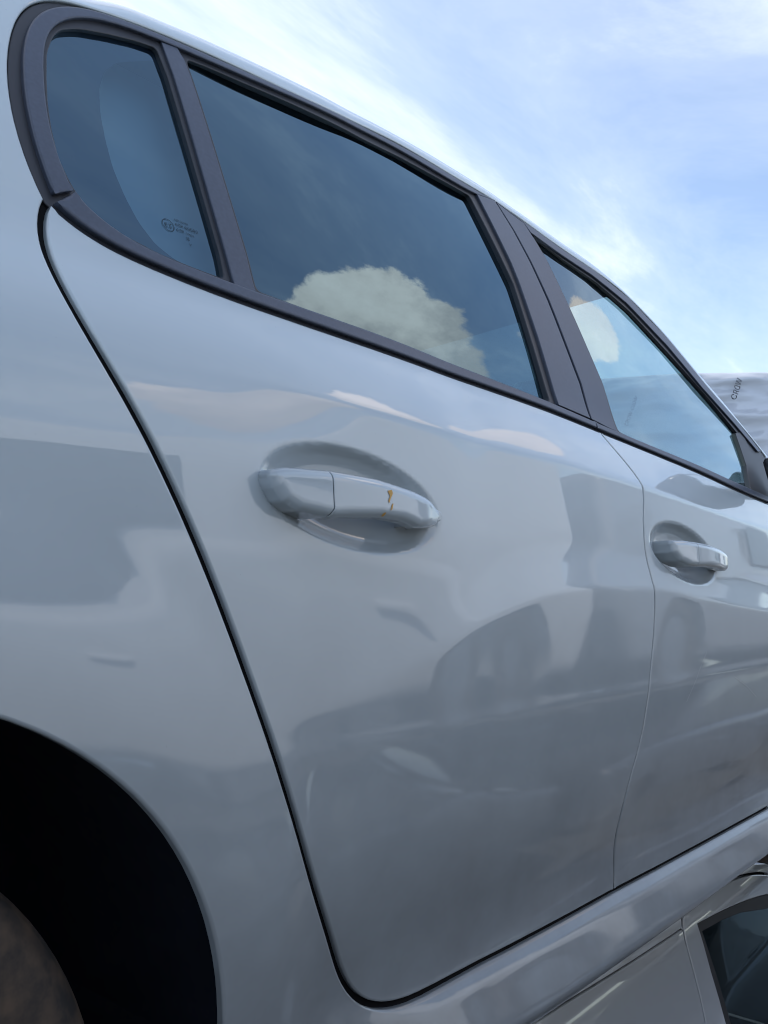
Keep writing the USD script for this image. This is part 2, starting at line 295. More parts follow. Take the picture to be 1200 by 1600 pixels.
# ------------------------------------------------------------------ the outlines of the car's panels, (x, z) in metres on the flank
PL = {
    "door_cut": [[0.2358, 1.0421], [0.2293, 1.0243], [0.2257, 1.0105], [0.2245, 0.9976], [0.2257, 0.9795], [0.2314, 0.9572], [0.2493, 0.9063], [0.2835, 0.8501], [0.3041, 0.815], [0.3236, 0.7787], [0.3448, 0.7378], [0.3658, 0.6961], [0.3829, 0.6587], [0.4002, 0.6177], [0.4182, 0.5755], [0.4445, 0.5221], [0.481, 0.4566], [0.5077, 0.4078], [0.531, 0.3666], [0.5501, 0.3414], [0.5759, 0.3188], [0.5999, 0.3076], [0.6242, 0.3012], [0.6856, 0.2955], [0.7831, 0.2908], [0.9321, 0.2859], [1.1407, 0.2825]],
    "front_sill": [[1.1407, 0.2825], [1.2815, 0.279], [1.4559, 0.2743], [1.6466, 0.2715], [1.8877, 0.2678]],
    "b_gap": [[1.1744, 0.9895], [1.1885, 0.965], [1.198, 0.9411], [1.2208, 0.9014], [1.2176, 0.8705], [1.214, 0.842], [1.2099, 0.7992], [1.2143, 0.7663], [1.2157, 0.7365], [1.2199, 0.705], [1.2185, 0.6696], [1.2103, 0.6247], [1.1964, 0.576], [1.1849, 0.5082], [1.1585, 0.4436], [1.143, 0.3804], [1.1441, 0.35], [1.1469, 0.3197], [1.1407, 0.2825]],
    "outer": [[0.2359, 1.0427], [0.2344, 1.044], [0.2283, 1.057], [0.2245, 1.068], [0.2214, 1.0838], [0.2207, 1.1062], [0.2195, 1.1296], [0.2216, 1.1645], [0.2246, 1.1875], [0.2292, 1.2123], [0.2352, 1.235], [0.2437, 1.2541], [0.2539, 1.2701], [0.2658, 1.2836], [0.2776, 1.2938], [0.2883, 1.3], [0.3066, 1.3091], [0.3288, 1.3163], [0.3756, 1.3295], [0.4263, 1.3413], [0.4724, 1.3522], [0.5269, 1.3618], [0.6113, 1.3771], [0.7373, 1.4062], [0.8615, 1.4236], [1.0176, 1.434], [1.1538, 1.4429], [1.2772, 1.4351], [1.3813, 1.4235], [1.5068, 1.4161], [1.6465, 1.392], [1.8046, 1.3272], [1.9326, 1.2454], [2.0839, 1.1748], [2.2378, 1.0962]],
    "belt_low": [[0.2381, 1.0399], [0.2511, 1.0289], [0.2646, 1.0228], [0.2794, 1.0189], [0.3022, 1.013], [0.3261, 1.0076], [0.3659, 1.0054], [0.3875, 1.0062], [0.4324, 1.0045], [0.4813, 1.0027], [0.5848, 1.0], [0.7604, 1.0028], [0.9765, 0.999], [1.1722, 0.9915], [1.2659, 0.9863], [1.4356, 0.974], [1.662, 0.9572], [1.9761, 0.9404]],
    "belt_top": [[0.2626, 1.0633], [0.2677, 1.0557], [0.2773, 1.0467], [0.2841, 1.0416], [0.2994, 1.0358], [0.3343, 1.0288], [0.3721, 1.0264], [0.3935, 1.0252], [0.4198, 1.0246], [0.4436, 1.0246], [0.4901, 1.0245], [0.597, 1.024], [0.7751, 1.0249], [0.9918, 1.0167], [1.155, 1.0139], [1.1933, 1.0079], [1.2515, 1.007], [1.2864, 1.0029], [1.46, 0.9917], [1.5955, 0.9826], [1.7643, 0.9732], [2.0099, 0.961]],
    "trim_out": [[0.2428, 1.052], [0.2408, 1.0576], [0.2368, 1.0711], [0.2338, 1.0879], [0.2326, 1.1025], [0.2317, 1.1391], [0.2344, 1.1793], [0.2394, 1.2116], [0.2456, 1.2345], [0.2545, 1.2546], [0.2664, 1.2718], [0.2794, 1.2856], [0.2942, 1.2962], [0.3055, 1.3031], [0.3279, 1.3122], [0.3751, 1.3273], [0.4257, 1.339], [0.4717, 1.3497], [0.5261, 1.3592], [0.6102, 1.3742], [0.7357, 1.4029], [0.8597, 1.4202], [1.0151, 1.4301], [1.1458, 1.4408]],
    "trim_in": [[0.261, 1.0639], [0.258, 1.0704], [0.2544, 1.0832], [0.2513, 1.0964], [0.25, 1.1215], [0.2502, 1.1494], [0.2528, 1.1832], [0.2571, 1.2079], [0.2603, 1.2251], [0.267, 1.2442], [0.2776, 1.2634], [0.2896, 1.2775], [0.3025, 1.2869], [0.3253, 1.299], [0.3727, 1.3165], [0.4075, 1.325], [0.4287, 1.3315], [0.4685, 1.3389], [0.5227, 1.349], [0.6064, 1.3644], [0.7302, 1.3915], [0.8539, 1.409], [1.0055, 1.4148], [1.0759, 1.4232]],
    "quarter_glass": [[0.2661, 1.0679], [0.2626, 1.0749], [0.2583, 1.0876], [0.2552, 1.101], [0.2538, 1.1264], [0.2547, 1.1549], [0.2587, 1.1899], [0.2634, 1.2191], [0.2725, 1.2436], [0.2811, 1.2582], [0.291, 1.2669], [0.3068, 1.2776], [0.3412, 1.2936], [0.3742, 1.3067], [0.4003, 1.3138], [0.4055, 1.2781], [0.4105, 1.1644], [0.4152, 1.0571], [0.4133, 1.0294], [0.3775, 1.0302], [0.3393, 1.0326], [0.3039, 1.0397], [0.2884, 1.0455], [0.2815, 1.0506], [0.2718, 1.0598]],
    "clear": [[0.3964, 1.2976], [0.3776, 1.2849], [0.3481, 1.2646], [0.3293, 1.2412], [0.3186, 1.2139], [0.3136, 1.1793], [0.3131, 1.1483], [0.3147, 1.1184], [0.3214, 1.0894], [0.3309, 1.0646], [0.3445, 1.0463], [0.3628, 1.0363], [0.3942, 1.0324], [0.4163, 1.0304], [0.4152, 1.0571], [0.4105, 1.1644], [0.4055, 1.2781]],
    "bar": [[0.4075, 1.325], [0.4119, 1.2787], [0.4163, 1.1645], [0.4206, 1.0571], [0.4208, 1.0228], [0.4472, 1.0232], [0.4482, 1.0669], [0.443, 1.1771], [0.4371, 1.2938], [0.4348, 1.3165], [0.4287, 1.3315]],
    "rear_glass": [[0.441, 1.3239], [0.4433, 1.3009], [0.449, 1.1825], [0.4543, 1.071], [0.4535, 1.0292], [0.497, 1.0283], [0.6055, 1.0279], [0.7857, 1.0288], [1.0051, 1.0205], [1.0392, 1.022], [1.056, 1.1199], [1.0752, 1.2426], [1.0701, 1.2833], [1.0519, 1.4106], [0.8545, 1.3966], [0.7314, 1.38], [0.6094, 1.3575], [0.5249, 1.3404], [0.4708, 1.331]],
    "b_trim_rear": [[1.0759, 1.4232], [1.0905, 1.2887], [1.0895, 1.2543], [1.0768, 1.1388], [1.0545, 1.0184], [1.1564, 1.0141], [1.1733, 1.0802], [1.1799, 1.242], [1.1763, 1.3198], [1.1651, 1.3841], [1.1441, 1.4415]],
    "b_trim_front": [[1.1491, 1.4394], [1.1716, 1.3839], [1.1835, 1.3211], [1.1887, 1.2447], [1.1817, 1.082], [1.162, 1.014], [1.1976, 1.0098], [1.2484, 1.0041], [1.2741, 1.1016], [1.267, 1.2486], [1.2597, 1.3611], [1.2482, 1.4029], [1.2361, 1.4288]],
    "front_strip": [[1.1491, 1.4394], [1.2739, 1.4308], [1.3777, 1.4191], [1.5027, 1.4115], [1.641, 1.3869], [1.7988, 1.3222], [1.9266, 1.2406], [2.0772, 1.1701], [2.1945, 1.1042], [2.156, 1.0986], [2.0365, 1.1559], [1.8853, 1.2215], [1.755, 1.3006], [1.6012, 1.3646], [1.471, 1.3912], [1.3498, 1.3997], [1.248, 1.4116], [1.2361, 1.4288]],
    "front_glass": [[1.2644, 1.4114], [1.2759, 1.369], [1.2827, 1.2548], [1.2894, 1.106], [1.2676, 1.0106], [1.3032, 1.0065], [1.4785, 0.9951], [1.6177, 0.9862], [1.7891, 0.9767], [1.9184, 0.9696], [2.0072, 1.043], [2.028, 1.0908], [2.0447, 1.1325], [1.9269, 1.1977], [1.7635, 1.2777], [1.6129, 1.3472], [1.4872, 1.3812], [1.3668, 1.3927]],
    "corner_bar": [[2.0172, 1.127], [2.0011, 1.0859], [1.9803, 1.0388], [1.8914, 0.9661], [2.0135, 0.963], [2.083, 1.0169], [2.0988, 1.0611], [2.0956, 1.1001], [2.0957, 1.1452]],
    "handle_rear": [[0.3978, 0.8309], [0.4142, 0.834], [0.4618, 0.8354], [0.5235, 0.8342], [0.5825, 0.8291], [0.6254, 0.8228], [0.6514, 0.8159], [0.6524, 0.8089], [0.6486, 0.8016], [0.6359, 0.7965], [0.6027, 0.7923], [0.5889, 0.7914], [0.5766, 0.794], [0.5615, 0.7962], [0.523, 0.7967], [0.4784, 0.7935], [0.4641, 0.7918], [0.4559, 0.7924], [0.4242, 0.7964], [0.4091, 0.8037], [0.4001, 0.8159], [0.3964, 0.8268]],
    "handle_front": [[1.2739, 0.8162], [1.3146, 0.8172], [1.3861, 0.8153], [1.4788, 0.8092], [1.552, 0.8013], [1.5648, 0.7932], [1.5591, 0.7807], [1.5332, 0.7714], [1.4891, 0.7703], [1.4603, 0.7731], [1.4044, 0.7751], [1.351, 0.7735], [1.3229, 0.7749], [1.2963, 0.7817], [1.2766, 0.796]],
    "smear": [[0.5301, 0.8228], [0.5369, 0.8247], [0.5387, 0.8211], [0.5348, 0.8157], [0.5327, 0.8105], [0.5309, 0.8128], [0.5339, 0.8181]],
    "smear2": [[0.5366, 0.8102], [0.5395, 0.8117], [0.5374, 0.8052], [0.5345, 0.8037]],
    "smear3": [[0.5259, 0.8012], [0.5297, 0.8021], [0.5287, 0.7976], [0.5249, 0.798]],
    "l_door_gap": [[1.9653, -0.26], [1.9861, -0.2024], [2.0051, -0.1419], [2.019, -0.085], [2.0438, -0.0642], [2.0774, -0.0508], [2.1183, -0.0428], [2.159, -0.0424], [2.2723, -0.0487], [2.4008, -0.0587], [2.5341, -0.0767], [2.669, -0.1048]],
    "l_win": [[2.0642, -0.2924], [2.0754, -0.2431], [2.084, -0.1917], [2.0983, -0.135], [2.1067, -0.0924], [2.2326, -0.1011], [2.367, -0.1131], [2.5095, -0.1301], [2.6075, -0.1452]],
    "l_glass": [[2.0966, -0.303], [2.1147, -0.2034], [2.1236, -0.1137], [2.3865, -0.1382], [2.5658, -0.1734]],
    "l_ditch": [[1.3303, -0.0563], [1.5076, -0.0629], [1.7346, -0.072], [2.0169, -0.0804]],
}
ROOF_PTS = [[0.3756, 1.3295], [0.4263, 1.3412], [0.4724, 1.352], [0.5269, 1.3628], [0.6113, 1.3794], [0.7373, 1.4042], [0.8615, 1.4224], [1.0176, 1.4337], [1.1538, 1.44], [1.2772, 1.4344], [1.3813, 1.4242], [1.5068, 1.4132], [1.6465, 1.385], [1.8046, 1.3242], [1.9326, 1.2472], [2.0839, 1.1737], [2.2378, 1.0962]]
# ---- the car's flank: y = SIDE(x, z), metres inward from the widest plane ----
def sstep(a, b, v):
    t = np.clip((np.asarray(v, float) - a) / (b - a), 0, 1)
    return t * t * (3 - 2 * t)
def interp_line(pts):
    p = np.array(pts, float)
    f = PchipInterpolator(p[:, 0], p[:, 1])
    return lambda v: f(np.clip(v, p[0, 0], p[-1, 0]))
CREASE_UP = interp_line([(.3, .917), (.6, .914), (.78, .911), (.96, .911), (1.24, .904), (1.46, .895), (1.76, .880), (2.4, .86), (3.4, .80)])
CREASE_LOW = interp_line([(.3, .60), (.55, .638), (.66, .670), (.764, .702), (.888, .728), (1.036, .737), (1.22, .737), (1.437, .720), (1.8, .694), (2.4, .66), (3.4, .6)])
SILL_LINE = interp_line([(.3, .345), (.5, .342), (.6, .310), (.68, .2990), (.777, .2940), (.9276, .2880), (1.137, .2838), (1.277, .2804), (1.45, .2765), (1.64, .2740), (1.87, .271), (3.4, .25)])
ROOF_LINE = interp_line([(-.95, .98), (-.7, 1.09), (-.4, 1.18), (-.1, 1.240), (.1, 1.268), (.2, 1.280), (.296, 1.2925)] + ROOF_PTS + [(2.45, 1.01), (2.6, .955), (3.0, .90), (3.45, .76)])
ARCH = (0.047, 0.339, 0.3296)                                         # wheel arch: x, z, radius
BOWLS = [(.529, .817, .133, .051, .019, -.10), (1.384, .799, .155, .051, .020, -.12)]   # x, z, half length, half height, depth, tilt
def make_side():
    gx = np.arange(-.95, 3.45, .005); gz = np.arange(.08, 1.62, .004)
    S = np.zeros((len(gx), len(gz))); T = S.copy()
    for i, x in enumerate(gx):
        c1, c2, zs = float(CREASE_UP(x)), float(CREASE_LOW(x)), float(SILL_LINE(x))
        kf = float(sstep(1.15, 1.65, x)); mixf = lambda a, b: a + (b - a) * kf
        k1 = sstep(.33, .58, x); k2 = sstep(.55, .88, x)
        zl = c2 + .046
        zl = min(zl, c1 - .06)
        front = [(.30, .02), (.33, -.10), (.375, -.27), (.44, -.20), (.52, -.14), (.580, -.115), (.586, -.02), (.594, -.01), (.602, -.07), (max(c2 - .05, .61), -.065), (c2 - .004, -.06), (c2 + .004, .20), (zl - .006, .16),
                 (zl + .022, .03), (c1 - .03, .02), (c1 - .003, .015), (c1 + .003, mixf(.47, .26)), (.935, mixf(.53, .30)), (.962, mixf(.58, .42)), (.985, mixf(.62, .52)), (1.005, mixf(.48, .46)), (1.05, .35), (1.2, .36), (1.38, .42), (1.62, .45)]
        rear = [(.30, -.08), (.36, -.15), (.45, -.13), (.6, -.07), (.72, -.01), (.83, .03), (.875, .14), (.93, .38), (.962, .54), (.985, .58), (1.005, .46), (1.05, .36), (1.2, .36), (1.38, .42), (1.62, .45)]
        f1 = np.interp(gz, *np.array(front).T)
        nolow = [p for p in front if not (c2 - .01 < p[0] < zl + .03)] + [(c2 - .004, -.06), (c2 + .004, .05), (zl, .04)]
        nolow.sort()
        f2 = np.interp(gz, *np.array(nolow).T)
        f = f2 + (f1 - f2) * k2
        r = np.interp(gz, *np.array(rear).T)
        s = r + (f - r) * k1
        # sill below the door's lower gap
        ks = sstep(.47, .72, x)
        sill = np.interp(gz - zs, [-.16, -.085, -.07, -.06, -.018, -.010, -.001, .003], [-1.2, -1.0, -.15, .38, .46, 1.0, 1.0, 0.0])
        m = gz < zs + .003
        s[m] += (sill[m] - s[m]) * ks
        # the side turns over into the roof (and the front pillar)
        zr = float(ROOF_LINE(x))
        turn = np.interp(gz - zr, [0, .004, .013, .020, .035, .055, .09], [0, -.15, -.10, .30, .75, 2.0, 5.0])
        S[i] = s
        T[i] = turn
    S = gaussian_filter(S, (3.0, 0.8)); T = gaussian_filter(T, (3.0, 1.3))
    j0 = int(np.argmin(abs(gz - .70)))
    Y = np.cumsum(S, 1) * .004
    Y -= Y[:, j0:j0 + 1]
    Y += (.010 * (np.maximum(1.2 - gx, 0) / 1.2) ** 2 + .03 * np.maximum(gx - 1.6, 0) ** 2 + .10 * np.maximum(-.1 - gx, 0) ** 2)[:, None]
    X, Z = np.meshgrid(gx, gz, indexing="ij")
    r = np.hypot(X - ARCH[0], (Z - ARCH[1]) * .985)
    prof = np.interp(r, [0, ARCH[2], ARCH[2] + .030, ARCH[2] + .050, ARCH[2] + .13, ARCH[2] + .24, 9], [-.017, -.017, -.0166, -.0148, -.0035, 0, 0])
    prof = gaussian_filter(prof, 3)
    Y += prof * sstep(.78, .66, Z * .6 + .4 * .5) * sstep(.50, .43, X)
    rf = np.hypot(X - 2.64, Z - ARCH[1])
    Y += np.interp(rf, [0, .372, .43, .52, 9], [-.015, -.015, -.012, 0, 0]) * sstep(2.15, 2.3, X)
    return gx, gz, spline_filter(Y, order=3), spline_filter(Y + np.cumsum(T, 1) * .004, order=3)
_gx, _gz, _gF, _gY = make_side()
def _look(table, x, z):
    x, z = np.broadcast_arrays(np.asarray(x, float), np.asarray(z, float))
    c = np.stack([((x - _gx[0]) / .005).ravel(), ((z - _gz[0]) / .004).ravel()])
    return map_coordinates(table, c, order=3, prefilter=False, mode="nearest").reshape(x.shape)
_bowl = PchipInterpolator([0, .35, .60, .80, .93, .99, 1.03, 1.2], [1, .98, .86, .55, .17, .025, 0, 0])
def HOLLOW(x, z):                            # the hollows behind the handles
    y = 0
    for bx, bz, ax, az, dep, tilt in BOWLS:
        u = (x - bx) * np.cos(tilt) + (z - bz) * np.sin(tilt); v = -(x - bx) * np.sin(tilt) + (z - bz) * np.cos(tilt)
        y = y + dep * _bowl(np.minimum(np.sqrt((u / ax) ** 2 + (v / az) ** 2), 1.1))
    return y
def SIDE(x, z): return _look(_gY, x, z)      # with the turn into the roof
def FLAT(x, z): return _look(_gF, x, z) + HOLLOW(np.asarray(x, float), np.asarray(z, float))      # without it: the windows and their trims

def smooth_pane(points, order=2):
    """The curved sheet that a pane is cut from: a low-order surface through the flank at its outline."""
    p = np.asarray(points, float); c = p.mean(0)
    t = np.linspace(0, 1, 9)[:, None]
    q = np.vstack([c + (a - c) * t for a in p])
    def terms(x, z):
        x, z = np.asarray(x, float) - c[0], np.asarray(z, float) - c[1]
        return np.stack([x * 0 + 1, x, z, x * x, x * z, z * z], -1)
    k = np.linalg.lstsq(terms(q[:, 0], q[:, 1]), FLAT(q[:, 0], q[:, 1]), rcond=None)[0]
    k[3] = np.clip(k[3], -.04, .04); k[4] = np.clip(k[4], -.05, .05)
    k[5] = np.clip(k[5], 0.0, .12)
    r = FLAT(q[:, 0], q[:, 1]) - terms(q[:, 0], q[:, 1]) @ k
    k[0] += r.mean()
    return lambda x, z: terms(x, z) @ k

def seg(a, b, step=.01):
    return dense([a, b], step, closed=False)
dc = smooth_path(PL["door_cut"]); bg = smooth_path(PL["b_gap"], s=.0014); bl = smooth_path(PL["belt_low"])
bt = smooth_path(PL["belt_top"], s=.0012); fs = smooth_path(PL["front_sill"]); outer = smooth_path(PL["outer"], s=.0012)
bg[-1] = dc[-1] = fs[0]
k = int(np.argmin(np.hypot(*(bl - bg[0]).T))); bl_rear, bl_front = np.vstack([bl[:k], bg[:1]]), np.vstack([bg[:1], bl[k + 1:]])
rear_region = Polygon(np.vstack([dc, bg[::-1], bl_rear[::-1]])).buffer(0)
fe = np.array([[2.10, .27], [2.20, .36], [2.26, .55], [2.27, .75], [2.22, .94]])
front_region = Polygon(np.vstack([bg, fs, fe, bl_front[::-1]])).buffer(0)
lo = dc[:, 0] < .63
dc_line, bg_line = LineString(dc), LineString(bg)
def taper(path, r0, r1, x0, x1):
    rad = np.interp(path[:, 0], [x0, x1], [r0, r1])
    return [LineString(path[i:i + 4]).buffer(float(rad[i])) for i in range(0, len(path) - 3, 3)] + [Point(*path[-1]).buffer(r1)]
gaps = unary_union(taper(dc, .0033, .0023, .53, .75) + [LineString(fs).buffer(.0023), bg_line.buffer(.0017)]).buffer(.0006).buffer(-.0006)
rear_panel = rear_region.difference(gaps); front_panel = front_region.difference(gaps)
rear_panel = max(getattr(rear_panel, "geoms", [rear_panel]), key=lambda g: g.area); front_panel = max(getattr(front_panel, "geoms", [front_panel]), key=lambda g: g.area)
wb = np.vstack([outer, [[2.20, .97]], bl[::-1]])
W = Polygon(wb).buffer(0)
if W.geom_type != "Polygon": W = max(W.geoms, key=lambda g: g.area)
xs = np.arange(-.93, 3.41, .02)
top = np.c_[xs, ROOF_LINE(xs) + .045]
big = Polygon(np.vstack([[[-.93, .203], [3.40, .203]], top[::-1]]))
arch_disc = Point(ARCH[0], ARCH[1]).buffer(ARCH[2], 64); arch_front = Point(2.64, ARCH[1]).buffer(.372, 48)
body_poly = big.difference(unary_union([W.buffer(.0006), rear_region, front_region, gaps, arch_disc, arch_front, Polygon([(ARCH[0] - ARCH[2], ARCH[1]), (ARCH[0] + ARCH[2], ARCH[1]), (ARCH[0] + ARCH[2] + .004, .19), (ARCH[0] - ARCH[2] - .004, .19)]), Polygon([(2.268, .322), (3.012, .322), (3.016, .19), (2.264, .19)])]))
body_poly = body_poly.buffer(-.0009).buffer(.0009)
body_poly = unary_union([g for g in getattr(body_poly, "geoms", [body_poly]) if g.area > .002])

# ------------------------------------------------------------------ the white car
car = thing("hatchback_car", "white hatchback raised on a rack, its rear door filling the picture", "car")
NEAR = dict(h=.0065, hb=.0035)
FAR = dict(h=.03, hb=.02, far=True)
REAR_GRIP = []
def flank(far=False):
    q = FAR if far else NEAR
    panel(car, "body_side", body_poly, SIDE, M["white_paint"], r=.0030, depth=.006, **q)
    panel(car, "gap_shade", unary_union([dc_line.buffer(.0066), bg_line.buffer(.0045), LineString(fs).buffer(.0050)]), FLAT, M["gap"], off=.0062, r=.0002, depth=0, **{**q, "h": .004, "hb": .003})  # black filler strip: the shade inside the gaps, put into the colour
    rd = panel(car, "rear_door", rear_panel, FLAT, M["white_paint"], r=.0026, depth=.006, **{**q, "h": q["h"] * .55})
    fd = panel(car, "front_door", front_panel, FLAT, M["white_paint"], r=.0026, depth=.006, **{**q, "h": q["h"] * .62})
    qg, rg, fg = soften(PL["quarter_glass"], .01), soften(PL["rear_glass"], .012), soften(PL["front_glass"], .012)
    wq = {**q, "h": max(q["h"], .012)}
    panel(car, "window_surround", W.difference(unary_union([qg, rg, fg])), FLAT, M["rubber"], off=.003, r=.0016, depth=.010, **wq)
    # trims
    to, ti = smooth_path(PL["trim_out"], s=.0009), smooth_path(PL["trim_in"], s=.0009)
    panel(rd, "window_trim", Polygon(np.vstack([to, ti[::-1]])).buffer(0), FLAT, M["trim"], off=-.0025, r=.0022, depth=.008, **wq)
    belt = Polygon(np.vstack([bl, bt[::-1]])).buffer(0).difference(LineString(bl).buffer(.0058))
    seam = Polygon([(1.1486, .975), (1.1486, .9862), (1.1652, 1.0013), (1.17, 1.02), (3, 1.02), (3, .93), (1.1486, .93)])
    for part, owner in ((belt.difference(seam.buffer(.0006)), rd), (belt.intersection(seam.buffer(-.0006)), fd)):
        part = max(getattr(part, "geoms", [part]), key=lambda g: g.area)
        panel(owner, "belt_trim", part, FLAT, M["trim"], off=-.004, r=.0032, depth=.010, **wq)
    panel(rd, "division_bar", Polygon(PL["bar"]).buffer(.0001), FLAT, M["trim"], off=-.0005, r=.0012, depth=.007, **wq)
    panel(rd, "pillar_cover", Polygon(PL["b_trim_rear"]).buffer(0), FLAT, M["trim"], off=-.0022, r=.0016, depth=.008, label="grey pillar cover behind the rear side window", **wq)
    panel(fd, "pillar_cover", Polygon(PL["b_trim_front"]).buffer(0), FLAT, M["trim"], off=-.0022, r=.0016, depth=.008, **wq)
    panel(fd, "window_trim", Polygon(PL["front_strip"]).buffer(0), FLAT, M["trim"], off=-.0025, r=.0018, depth=.008, **wq)
    panel(fd, "corner_bar", Polygon(PL["corner_bar"]).buffer(0), FLAT, M["rubber"], off=.0012, r=.0015, depth=.01, **wq)
    # panes
    QG, RG, FG = (smooth_pane(PL[k_]) for k_ in ("quarter_glass", "rear_glass", "front_glass"))
    panel(rd, "quarter_pane", qg.buffer(.004), QG, M["quarter_glass"], off=.0094, r=.0004, depth=0, label="small quarter pane with a black border", **wq)
    backing = shapely.affinity.translate(qg.buffer(.06), .07, 0).intersection(shapely.geometry.box(0, .95, .55, 1.31))
    panel(car, "quarter_backing", backing, QG, M["pale_backing"], off=.055, r=.001, depth=.012, **{**wq, "h": .03, "hb": .01})  # pale sheet added behind the quarter pane to lighten its clear part
    panel(rd, "window_pane", rg.buffer(.004), RG, M["dark_glass"], off=.0110, r=.0004, depth=0, **wq)
    panel(fd, "window_pane", fg.buffer(.004), FG, M["clear_glass"], off=.0110, r=.0004, depth=0, **wq)
    panel(rd, "pane_border", qg.buffer(.003).difference(soften(PL["clear"], .01)), QG, M["frit"], off=.0104, r=.0002, depth=0, **wq)
    # handles
    for owner, key, x_split, xc in ((rd, "handle_rear", .4570, .50), (fd, "handle_front", 1.352, 1.355)):
        hp = soften(PL[key], .004, 2).buffer(-.006).buffer(.006)
        x0, _, x1, _ = hp.bounds
        def hb(x, z, x0=x0, x1=x1):
            u = (x - x0) / (x1 - x0)
            return -.0145 - .0145 * np.sin(np.pi * np.clip(u, 0, 1) ** .85) + .010 * sstep(.80, 1.0, u)
        cut = LineString([(x_split - .001, .9), (x_split + .002, .815), (x_split + .003, .80), (x_split - .009, .775), (x_split - .02, .70)] if owner is rd else [(x_split, .9), (x_split, .7)])
        left = Polygon([(x0 - .1, .95)] + list(cut.coords) + [(x0 - .1, .6)])
        hq = {**q, "h": min(q["h"], .0025), "hb": min(q["hb"], .0015)} if not far else q
        hkd = cKDTree(np.vstack([dense(l_, .0006) for l_ in loops_of(hp)]))
        def roll(x, z, hkd=hkd, R=.0105):
            x, z = np.asarray(x, float), np.asarray(z, float)
            dd = np.minimum(hkd.query(np.c_[x.ravel(), z.ravel()])[0], R).reshape(x.shape); return .95 * (R - np.sqrt(np.maximum(R * R - (R - dd) ** 2, 0)))
        if owner is rd and not far: REAR_GRIP[:] = [hb, roll]
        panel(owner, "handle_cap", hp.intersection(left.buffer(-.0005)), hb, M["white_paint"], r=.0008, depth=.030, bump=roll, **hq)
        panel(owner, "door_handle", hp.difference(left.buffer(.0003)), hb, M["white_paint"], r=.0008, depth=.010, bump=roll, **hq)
        foot = hp.intersection(Polygon([(x1 - .055, .6), (x1, .6), (x1, .95), (x1 - .055, .95)])).buffer(-.003)
        panel(owner, "handle_foot", foot, lambda x, z: x * 0 - .006, M["white_paint"], r=.002, depth=.03, **hq)
        backp = hp.difference(left).buffer(-.0035)
        panel(owner, "handle_back", backp, lambda x, z: hb(x, z) + .0225, M["molding"], r=.0004, depth=0, **{**hq, "h": .01})
    return rd, fd
rd, fd = flank()
flank(True)
# marks of use on the near side
def spot(owner, name, pts, material, off, base=FLAT, h=.004):
    return panel(owner, name, soften(pts, .002), base, material, off=off, r=.0001, depth=0, h=h, hb=.001)

for pts, w in (([(1.36, .545), (1.42, .60), (1.45, .625)], .0009), ([(1.60, .57), (1.68, .545), (1.74, .52)], .0009)):
    line = smooth_path(pts, .01, .0005) if len(pts) > 3 else dense(pts, .01, False)
    owner = fd if pts[0][0] > 1.2 else rd
    panel(owner, "scratch", LineString(line).buffer(w).intersection(front_panel if owner is fd else rear_panel), FLAT, M["scratch"], off=-.00025, r=.0001, depth=0, h=.01, hb=.003)
# ochre smear and chips on the rear handle, maker's etching on the panes
for key in ("smear", "smear2", "smear3"):
    spot(rd, "smear", PL[key], M["ochre"], -.0006, lambda x, z: REAR_GRIP[0](x, z) + REAR_GRIP[1](x, z), .0015)
PANE = smooth_pane(PL["quarter_glass"])
def etch(owner, cx, cz, right, rows):
    """Small print on a pane, in lines that slope with the belt."""
    items = []
    for text, dx, dz, hgt in rows:
        tm = meshkit.text_mesh(text, hgt, .0002); v = tm.vertices
        x, z = cx + dx + v[:, 0] * right[0] - v[:, 1] * right[1], cz + dz + v[:, 0] * right[1] + v[:, 1] * right[0]
        items.append(trimesh.Trimesh(np.c_[x, PANE(x, z) + .0088, z], tm.faces, process=False))
    ring = Point(0, 0).buffer(.0068, 20).difference(Point(0, 0).buffer(.0061, 20))
    rm = trimesh.creation.extrude_polygon(ring, .0002, engine="earcut"); v = rm.vertices
    items.append(trimesh.Trimesh(np.c_[cx - .0085 + v[:, 0], PANE(cx - .0085 + v[:, 0], cz + .001 + v[:, 1]) + .0088, cz + .001 + v[:, 1]], rm.faces, process=False))
    put(owner, "glass_marking", trimesh.util.concatenate(items), M["etch"], False)
etch(rd, .372, 1.073, (1.0, .0), [("E3", -.0128, -.002, .0050), ("43R 00082", .0, .004, .0036), ("43R 00082", .0, .010, .0022), ("43R", .0, -.002, .0034), ("00082", .011, -.002, .0022), ("II", .010, -.0085, .0034), ("V", .012, -.0145, .0028)])
